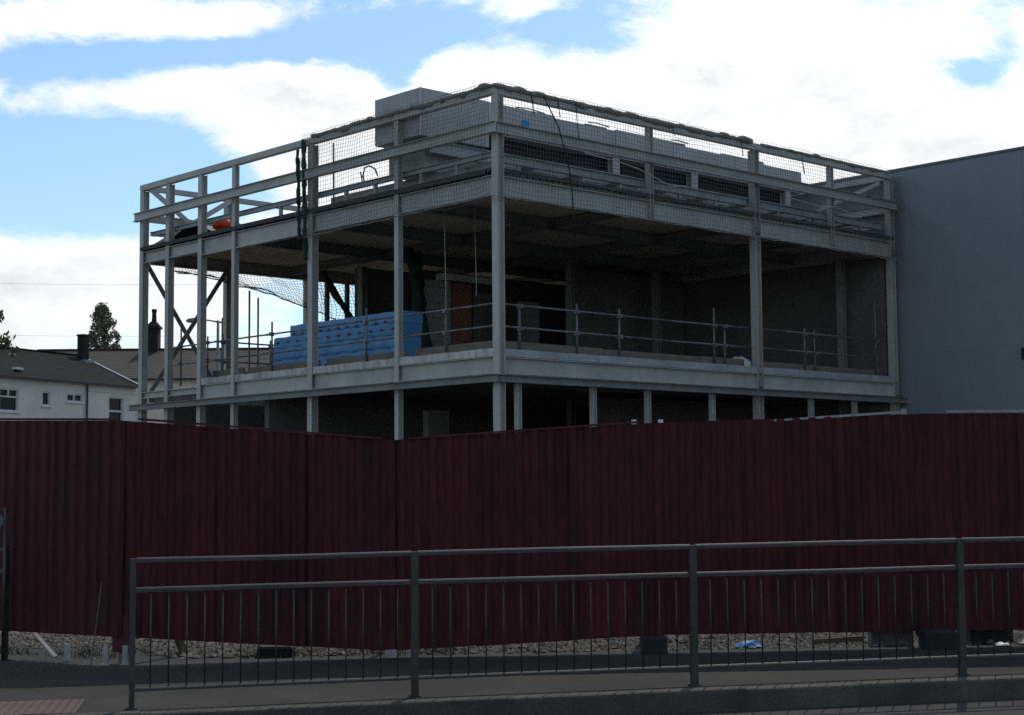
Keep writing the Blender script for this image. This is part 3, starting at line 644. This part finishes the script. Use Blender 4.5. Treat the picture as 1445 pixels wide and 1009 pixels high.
for x, lb in ((-3.80, 'left of two short white stubs below the hoarding at left'), (-3.62, 'right of two short white stubs below the hoarding at left')):
    solo('white_stub', MB().bar((x, 15.08, gz(x)), (x, 15.08, .17), .045, .045, (1, 0, 0)).box((x - .04, 15.03, gz(x)), (x + .04, 15.13, gz(x) + .012)), 'pale_strip', lb, 'stub', (x, 15.08, gz(x)), group='white stubs under the hoarding')
solo('white_lath', MB().bar((-4.75, 15.95, .24), (-4.40, 15.55, .02), .035, .02, (1, 0, 0)), 'pale_strip', 'thin white lath slanting out from under the hoarding at left', 'lath', (-4.4, 15.6, 0))
solo('white_stake', MB().bar((-4.28, 15.5, gz(-4.3)), (-4.28, 15.5, .15), .05, .04, (1, 0, 0)), 'pale_strip', 'short pale stake under the hoarding near the slanting lath', 'stake', (-4.28, 15.5, 0))
solo('leaning_rod', MB().tube((-3.93, 15.05, gz(-3.9)), (-3.86, 15.12, .75), .006, 6), 'grey_block', 'thin pale rod leaning on the hoarding left of the guard rail end', 'rod', (-3.93, 15.05, 0))
solo('pale_pad', MB().box((-1.22, 15.30, gz(-1.2)), (-1.10, 15.38, gz(-1.2) + .07)).box((-1.02, 15.32, gz(-1.2)), (-.95, 15.38, gz(-1.2) + .07)), 'pale_strip', 'pair of small pale packing pads under the centre hoarding post', 'pad', (-1.1, 15.34, gz(-1.2)))

# gravel lying behind and under the hoarding
proto = []
mbs = MB()
def pebble(c, r, ang):
    s = [(1, 0, 0), (-1, 0, 0), (0, 1, 0), (0, -1, 0), (0, 0, 1), (0, 0, -.6)]; b = len(mbs.v)
    for p in s:
        q = Vector((p[0] * r * R.uniform(.7, 1.4), p[1] * r * R.uniform(.7, 1.4), p[2] * r * R.uniform(.5, .9))); q.rotate(Matrix.Rotation(ang, 3, 'Z')); mbs.v.append(Vector(c) + q)
    for f in ((0,2,4),(2,1,4),(1,3,4),(3,0,4),(2,0,5),(1,2,5),(3,1,5),(0,3,5)): mbs.f.append(tuple(b + k for k in f))
for _ in range(9000):
    x = R.uniform(-6.6, 6.8); y = 15.52 + abs(R.gauss(0, 1.3)) + R.uniform(0, .15)
    if x < -3.3: y += min(1.25, (-3.3 - x) * 1.6)
    r = R.choice((.012, .016, .02, .026, .034)) * (1.5 if R.random() < .05 else 1) * (1 + .5 * fb((x, y, 0), .8))
    pebble((x, y, gz(x) - .008 + r * .35), r, R.uniform(0, 6.28))
solo('gravel', mbs, 'stone', 'loose pale gravel and stone chips behind and below the hoarding', 'gravel', (0, 16, 0), kind='stuff')
mw = MB()
for _ in range(2200):
    x = R.choice((R.uniform(-6.4, -3.5), R.uniform(-2.6, .6), R.uniform(-6.2, 3))); y = 15.45 + abs(R.gauss(0, .5)) + (max(0, (-3.6 - x)) * .52)
    if fb((x, y, 5), .9) < .05: continue
    h = R.uniform(.03, .11); a = R.uniform(0, 6.28); dx, dy = math.cos(a) * .006, math.sin(a) * .006; lx, ly = R.gauss(0, .03), R.gauss(0, .03)
    z = gz(x) - .01; mw.quad((x - dx, y - dy, z), (x + dx, y + dy, z), (x + lx, y + ly, z + h))
solo('weeds', mw, 'leaf_light', 'thin tufts of weeds and grass growing along the hoarding foot', 'weeds', (0, 15.6, 0), kind='stuff')
def rag(cx, cy, sx, sy, h, seed):
    mb = MB(); n = 9
    for j in range(n):
        for i in range(n):
            a, b = i / (n - 1) - .5, j / (n - 1) - .5; k = max(0, 1 - 4 * (a * a + b * b))
            mb.v.append(Vector((cx + a * sx * (1 + .3 * fb((a * 3, b * 3, seed))), cy + b * sy, gz(cx) + .01 + h * k ** .6 * (.7 + .6 * fb((a * 4, b * 4, seed + 2))))))
    for j in range(n - 1):
        for i in range(n - 1): q = j * n + i; mb.f.append((q, q+1, q+n+1, q+n))
    return mb
solo('blue_rag', rag(2.28, 15.75, .26, .16, .07, 3.), 'blue_plastic', 'bright blue scrap of plastic on the gravel under the hoarding', 'litter', (2.28, 15.75, gz(2.28)))
solo('plastic_bag', rag(4.98, 15.5, .24, .2, .17, 8.), 'white_plastic', 'white plastic bag on the ground at the right edge', 'litter', (4.98, 15.5, gz(5)), smooth=True)
solo('paper_scrap', rag(4.66, 15.45, .14, .1, .03, 5.), 'white_plastic', 'small flat white scrap left of the plastic bag', 'litter', (4.66, 15.45, gz(4.7)))
solo('plank', MB().bar((2.95, 15.95, gz(3) + .02), (3.45, 16.05, gz(3.4) + .035), .05, .03, (0, 0, 1)), 'timber', 'short dark plank lying on the gravel near the concrete block', 'plank', (3.2, 16, gz(3.2)))
solo('post_cap_box', MB().box((3.80, 15.62, 2.27), (3.845, 15.67, 2.345)), 'pale_strip', 'small pale box on top of the right hoarding post', 'box', (3.87, 15.67, 2.27))
for x, lb in ((1.18, 'left of two white blocks on the hoarding top at centre'), (1.44, 'right of two white blocks on the hoarding top at centre')):
    solo('cap_block', MB().box((x - .022, 15.55, 2.18), (x + .022, 15.60, 2.255)), 'white_plastic', lb, 'block', (x, 15.59, 2.18), group='white blocks on the hoarding top')

# ------------------------------------------------------------------ pedestrian guard rail by the kerb
def guard_rail(label, P, hts, rail_ends=None, n_bal=16, cat='guard rail', top=1.10):
    t = thing('pedestrian_guard_rail', label, cat, (P[0][0], P[0][1], P[0][2]), group='pedestrian guard rails')
    for i, p in enumerate(P):
        p = Vector(p); d = (Vector(P[min(i+1, len(P)-1)]) - Vector(P[max(i-1, 0)])); d.z = 0; d.normalize()
        o = MB(); o.bar(p + Vector((0, 0, -.1)), p + Vector((0, 0, top)), .055 if 0 < i else .042, .055 if cat else .04, d); o.build('post', 'rail_paint', t)
        MB().bar(p + Vector((0, 0, -.004)), p + Vector((0, 0, .008)), .085, .085, d).build('base_collar', 'rail_paint', t)
    for i in range(len(P) - 1):
        a, b = Vector(P[i]), Vector(P[i+1]); d = (b - a).normalized(); sd = Vector((-d.y, d.x, 0))
        for h in hts:
            z = Vector((0, 0, h)); e = .024
            hh = (.029 if h > .5 else .020) / 2; w2 = .019; crown = .011; mbr = MB(); U3 = Vector((0, 0, 1)); pr = [(-w2, -hh), (w2, -hh), (w2, hh - .004), (w2 * .45, hh + crown * .55), (0, hh + crown * .7), (-w2 * .45, hh + crown * .55), (-w2, hh - .004)]
            mid = (a + b) / 2 + z + U3 * R.uniform(-.008, .004) + sd * R.uniform(-.012, .012); seq = [a + z + d * e, mid, b + z - d * e]
            bi = mbr.pts([q + sd * p[0] + U3 * p[1] for q in seq for p in pr]); kk = len(pr)
            for g in range(2):
                for q in range(kk): mbr.f.append((bi + g * kk + q, bi + g * kk + (q + 1) % kk, bi + (g + 1) * kk + (q + 1) % kk, bi + (g + 1) * kk + q))
            mbr.f += [tuple(bi + q for q in reversed(range(kk))), tuple(bi + 2 * kk + q for q in range(kk))]
            mbr.build('rail', 'rail_paint', t)
        for k in range(1, n_bal):
            q = a.lerp(b, k / n_bal); MB().tube(q + Vector((0, 0, hts[0] + .01)), q + Vector((0, 0, hts[1] - .01)), .0056, 6).build('baluster', 'rail_paint', t, True)
    return t
RP = [(-2.83, 12.0), (-.765, 12.45), (1.425, 12.85), (3.66, 13.25), (5.9, 13.65), (8.1, 14.05)]
guard_rail('long dark grey pedestrian guard rail along the kerb in the foreground', [(x, y, gz(x)) for x, y in RP], (.135, .865, 1.085))
guard_rail('end of another dark guard rail at the left edge of the picture', [(-4.95, 15.74, gz(-5)), (-6.6, 16.35, gz(-6.6)), (-8.2, 16.95, gz(-8))], (.10, .85, 1.06), n_bal=12)
mb = MB(); mb.tube((-4.95, 15.69, gz(-5.)), (-4.95, 15.69, 1.45), .016, 10)
SG = thing('crossing_post', 'grey post with a pale round sign at the left picture edge', 'post', (-4.95, 15.69, gz(-5.)))
mb.build('pole', 'rail_paint', SG, True); MB().path([(-5.03, 15.67, 1.32), (-5.03, 15.655, 1.32)], .075, 20).build('round_plate', 'grey_block', SG)

# ------------------------------------------------------------------ houses behind
A = Vector((-25.64, 80.0, 0)); dW = Vector((.431, .902, 0)).normalized(); nO = Vector((dW.y, -dW.x, 0))
H1 = thing('white_house', 'long white rendered house with a dark slate roof at the left', 'house', tuple(A))
def hp(s, off, z): p = A + dW * s + nO * off; return Vector((p.x, p.y, z))
def hbox(s0, s1, o0, o1, z0, z1): return MB().hexa([hp(s0, o0, z0), hp(s1, o0, z0), hp(s1, o1, z0), hp(s0, o1, z0), hp(s0, o0, z1), hp(s1, o0, z1), hp(s1, o1, z1), hp(s0, o1, z1)])
ez, rz = 7.43, 9.35
wins = [(-3.2, -1.6, 5.67, 6.82), (0.0, 1.34, 5.67, 6.82), (3.08, 3.67, 6.06, 6.80), (4.96, 6.18, 6.36, 6.80), (8.32, 9.52, 5.0, 6.77)]
s = -9.0
for (a, b, z0, z1) in wins:
    hbox(s, a, -.25, 0, -1, ez - .05).build('wall', 'render_white', H1); hbox(a, b, -.25, 0, -1, z0).build('wall', 'render_white', H1); hbox(a, b, -.25, 0, z1, ez - .05).build('wall', 'render_white', H1); s = b
hbox(s, 10.6, -.25, 0, -1, ez - .05).build('wall', 'render_white', H1)
hbox(10.35, 10.6, -8, -.251, -1, ez - .05).build('wall', 'render_white', H1)
for k, (a, b, z0, z1) in enumerate(wins):
    wd = hbox(a, b, -.16, -.14, z0, z1).build('window', 'pane', H1); f = .07
    for q in ((a, a + f, z0, z1), (b - f, b, z0, z1), (a + f, b - f, z0, z0 + f), (a + f, b - f, z1 - f, z1)): hbox(q[0], q[1], -.139, -.05, q[2], q[3]).build('frame', 'white_trim', wd)
    m = (a + b) / 2
    if k in (0, 1): hbox(a + f, b - f, -.139, -.06, z1 - .45, z1 - .38).build('transom', 'white_trim', wd); hbox(m - .04, m + .04, -.139, -.06, z1 - .38, z1 - f).build('mullion', 'white_trim', wd)
    if k == 3: hbox(m - .05, m + .05, -.139, -.06, z0 + f, z1 - f).build('mullion', 'white_trim', wd)
    if k == 4: hbox(a + f, b - f, -.139, -.06, z1 - .82, z1 - .72).build('transom', 'white_trim', wd)
    hbox(a - .08, b + .08, -.05, .08, z0 - .08, z0 - .005).build('sill', 'white_trim', wd)
# roof: courses of slate as overlapping strips
def slope_roof(T, a0, a1, e_off, r_off, e_z, r_z, m, hpf, nc):
    for i in range(nc):
        t0, t1 = i / nc, (i + 1) / nc + .02
        o0, o1 = e_off + (r_off - e_off) * t0, e_off + (r_off - e_off) * t1; z0, z1 = e_z + (r_z - e_z) * t0, e_z + (r_z - e_z) * t1
        MB().hexa([hpf(a0, o0, z0), hpf(a1, o0, z0), hpf(a1, o1, z1 - .02), hpf(a0, o1, z1 - .02), hpf(a0, o0, z0 + .022), hpf(a1, o0, z0 + .022), hpf(a1, o1, z1 + .005), hpf(a0, o1, z1 + .005)]).build('slate_course', m, T)
rf = MB().quad(hp(-9, .2, ez - .03), hp(10.7, .2, ez - .03), hp(10.7, -4.2, rz - .04), hp(-9, -4.2, rz - .04)).build('roof', 'slate', H1)
slope_roof(rf, -9, 10.75, .25, -4.2, ez, rz, 'slate', hp, 14)
MB().quad(hp(-9, -8.6, ez), hp(10.7, -8.6, ez), hp(10.7, -4.2, rz - .03), hp(-9, -4.2, rz - .03)).build('roof', 'slate', H1)
MB().bar(hp(10.72, .25, ez + .06), hp(10.72, -4.2, rz + .06), .16, .06, dW).build('verge_flashing', 'lead', H1)
MB().bar(hp(-9, -4.2, rz + .03), hp(10.75, -4.2, rz + .03), .22, .10, nO).build('ridge', 'slate', H1)
MB().bar(hp(-9, .30, ez - .04), hp(10.7, .30, ez - .04), .12, .11, nO).build('gutter', 'dark_pipe', H1)
MB().tube(hp(6.42, .08, -1), hp(6.42, .1, ez - .1), .055, 8).build('downpipe', 'dark_pipe', H1)
hbox(6.55, 10.55, .002, .035, 6.98, 7.05).build('string_course', 'render_white', H1)
ch = hbox(10.2, 10.68, -3.9, -3.45, rz - .6, 10.45).build('chimney', 'black_brick', H1); hbox(10.16, 10.72, -3.94, -3.41, 10.451, 10.54).build('cap', 'black_brick', ch)
hbox(10.0, 10.72, -3.44, -3.1, rz - .55, rz - .30).build('chimney_flashing', 'lead', H1)
ch = hbox(-.2, 1.1, -4.6, -3.9, rz - .2, 9.75).build('chimney', 'black_brick', H1)
hbox(4.2, 4.9, -4.5, -4.0, rz - .1, rz + .2).build('ridge_vent', 'slate', H1)
for s, z in ((1.9, 9.9), (4.9, 9.95)):
    mb = MB().tube(hp(s, -4.2, rz), hp(s, -4.2, z), .015, 5); mb.tube(hp(s - .3, -4.2, z), hp(s + .3, -4.2, z), .012, 5); mb.tube(hp(s, -4.5, z - .06), hp(s, -3.9, z - .06), .012, 5); mb.build('aerial', 'wire', H1)
hbox(1.6, 2.1, -.75, -.4, 7.86, 7.97).build('roof_vent', 'white_trim', H1)

H2 = thing('terraced_house', 'cream terraced house with brown tiled roof seen through the frame', 'house', (-20, 99, 0))
def h2(x, off, z): return Vector((x, 99 - off, z))
def b2(x0, x1, o0, o1, z0, z1): return MB().box((x0, 99 - o1, z0), (x1, 99 - o0, z1))
b2(-31, -8, -12, 0, -1, 8.55).build('wall', 'render_white', H2)
rf = MB().quad((-31.2, 98.6, 8.5), (-7.8, 98.6, 8.5), (-7.8, 105, 10.8), (-31.2, 105, 10.8)).build('roof', 'brown_tile', H2)
slope_roof(rf, -31.2, -7.8, .4, -6, 8.53, 10.85, 'brown_tile', h2, 15)
MB().quad((-31.2, 111.4, 8.5), (-7.8, 111.4, 8.5), (-7.8, 105, 10.8), (-31.2, 105, 10.8)).build('roof', 'brown_tile', H2)
MB().bar((-31.2, 105, 10.9), (-7.8, 105, 10.9), .25, .12, (0, 1, 0)).build('ridge', 'brown_tile', H2)
MB().bar((-31.2, 98.5, 8.46), (-7.8, 98.5, 8.46), .14, .12, (0, 1, 0)).build('gutter', 'dark_pipe', H2)
for x0, x1, z0, z1 in ((-24.5, -23.3, 5.6, 7.2), (-20.8, -19.6, 5.6, 7.2), (-17, -15.8, 5.6, 7.2)):
    wd = b2(x0, x1, .004, .02, z0, z1).build('window', 'pane', H2); b2(x0 - .08, x1 + .08, .004, .1, z0 - .12, z0 - .005).build('sill', 'white_trim', wd)
    for q in ((x0, x0 + .08, z0, z1), (x1 - .08, x1, z0, z1), (x0 + .08, x1 - .08, z1 - .08, z1), (x0 + .08, x1 - .08, (z0 + z1) / 2 - .04, (z0 + z1) / 2 + .04)): b2(q[0], q[1], .021, .06, q[2], q[3]).build('frame', 'white_trim', wd)
ch = MB().box((-23.9, 104.5, 10.5), (-23.2, 105.4, 12.25)).build('chimney', 'black_brick', H2)
MB().box((-23.99, 104.4, 12.251), (-23.11, 105.5, 12.4)).build('corbel', 'black_brick', ch); MB().hexa([(-23.95, 104.45, 12.401), (-23.15, 104.45, 12.401), (-23.15, 105.45, 12.401), (-23.95, 105.45, 12.401), (-23.72, 104.75, 12.72), (-23.38, 104.75, 12.72), (-23.38, 105.15, 12.72), (-23.72, 105.15, 12.72)]).build('capping', 'black_brick', ch)
MB().path([(-23.55, 104.95, 12.72), (-23.55, 104.95, 13.3), (-23.55, 104.95, 13.35), (-23.55, 104.95, 13.55)], [.17, .14, .18, .16], 10).build('chimney_pot', 'black_brick', ch)
ch = MB().box((-15.0, 104.6, 10.5), (-14.0, 105.4, 11.5)).build('chimney', 'black_brick', H2)

# ------------------------------------------------------------------ street lamp, pole, wires
SLm = thing('street_lamp', 'thin grey street lamp with its arm to the left, seen through the frame', 'street lamp', (-12.9, 70, 0))
MB().path([(-12.9, 70, 0), (-12.9, 70, 5), (-12.9, 70, 9.05)], [.11, .085, .06], 8).build('pole', 'tube', SLm, True)
MB().path([(-12.9, 70, 8.98), (-13.3, 70, 9.06), (-13.75, 70, 9.08)], [.045, .035, .03], 7).build('arm', 'tube', SLm, True)
MB().path([(-13.65, 70, 9.08), (-13.9, 70, 9.08), (-14.2, 70, 9.05), (-14.3, 70, 9.05)], [.06, .11, .10, .04], 8).build('lantern', 'tube', SLm, True)
TP = thing('telegraph_pole', 'dark telegraph pole just right of the street lamp', 'pole', (-13.55, 75, 0))
MB().path([(-13.55, 75, 0), (-13.55, 75, 9.7)], [.16, .11], 9).build('pole', 'bark', TP, True); MB().bar((-13.85, 75, 9.5), (-13.25, 75, 9.5), .07, .08, (0, 1, 0)).build('crossarm', 'bark', TP)
for k, (z, lb) in enumerate(((20.5, 'upper faint overhead wire above the house roofs'), (15.6, 'lower faint overhead wire above the house roofs'))):
    P = [(-75 + i * 6, 150, z + .9 - .055 * i * 6 * .18 + .0006 * (i * 6 - 40) ** 2) for i in range(16)]
    solo('overhead_wire', MB().path(P, .009, 4), 'wire', lb, 'wire', (-40, 150, z))

# ------------------------------------------------------------------ trees
def leaf_cloud(pts, size, up_bias=.3):
    mb = MB()
    for p in pts:
        n = Vector((R.gauss(0, 1), R.gauss(0, 1), R.gauss(0, 1) + up_bias)).normalized(); a = n.orthogonal().normalized(); a.rotate(Matrix.Rotation(R.uniform(0, 6.28), 3, n)); b = n.cross(a)
        s = size * R.uniform(.6, 1.35); p = Vector(p)
        mb.quad(p - a * s, p - b * s * .45 + n * s * .12, p + a * s, p + b * s * .45 + n * s * .12)
    return mb
def tree(label, base, trunk_h, crown, n_cl, per, size, cl_r, m, name='tree'):
    T = thing(name, label, 'tree', tuple(base)); base = Vector(base)
    MB().path([base, base + Vector((.1, 0, trunk_h * .5)), base + Vector((0, .1, trunk_h))], [trunk_h * .035, trunk_h * .026, trunk_h * .008], 8).build('trunk', 'bark', T, True)
    cl = [crown() for _ in range(n_cl)]; lb = MB()
    for c in cl[::3]:
        z = max(base.z + trunk_h * .3, min(base.z + trunk_h * .92, c.z - (c.xy - base.xy).length * .9)); s = Vector((base.x, base.y, z)); md = s.lerp(c, .5) + Vector((0, 0, -.05))
        lb.path([s, md, c], [trunk_h * .009, trunk_h * .005, trunk_h * .0018], 5)
    lb.build('limbs', 'bark', T)
    P = []
    for c in cl:
        k = cl_r * R.uniform(.6, 1.25)
        for _ in range(per):
            d = Vector((R.gauss(0, 1), R.gauss(0, 1), R.gauss(0, 1))).normalized() * k * R.random() ** .45; P.append(c + Vector((d.x, d.y, d.z * 1.15)))
    leaf_cloud(P, size).build('crown', m, T); return T
def poplar():
    t = R.random() ** .85; r = 1.42 * (1 - t ** 2.6) ** .6 * (.9 + .1 * min(1, t * 4))
    a = R.uniform(0, 6.28); q = R.random() ** .5 * r
    return Vector((-33.3 + math.cos(a) * q - .32 * (t - .4), 130 + math.sin(a) * q, 11.6 + 5.1 * t))
tree('tall dark poplar rising behind the white house roof', (-33.3, 130, 0), 15.5, poplar, 130, 40, .13, .32, 'leaf', 'poplar_tree')
def near():
    d = Vector((R.gauss(0, 1), R.gauss(0, 1), R.gauss(0, 1))).normalized() * R.random() ** .4
    return Vector((-14.15 + d.x * 1.15, 42 + d.y * 1.0, 5.62 + d.z * .85))
tree('leafy branch tips of a tree poking in at the left edge', (-15.0, 42, 0), 5.6, near, 64, 18, .095, .2, 'leaf', 'broadleaf_tree')

sc.cycles.use_denoising = False
sc.cycles.max_bounces = 6; sc.cycles.diffuse_bounces = 3; sc.cycles.glossy_bounces = 3; sc.cycles.transparent_max_bounces = 4
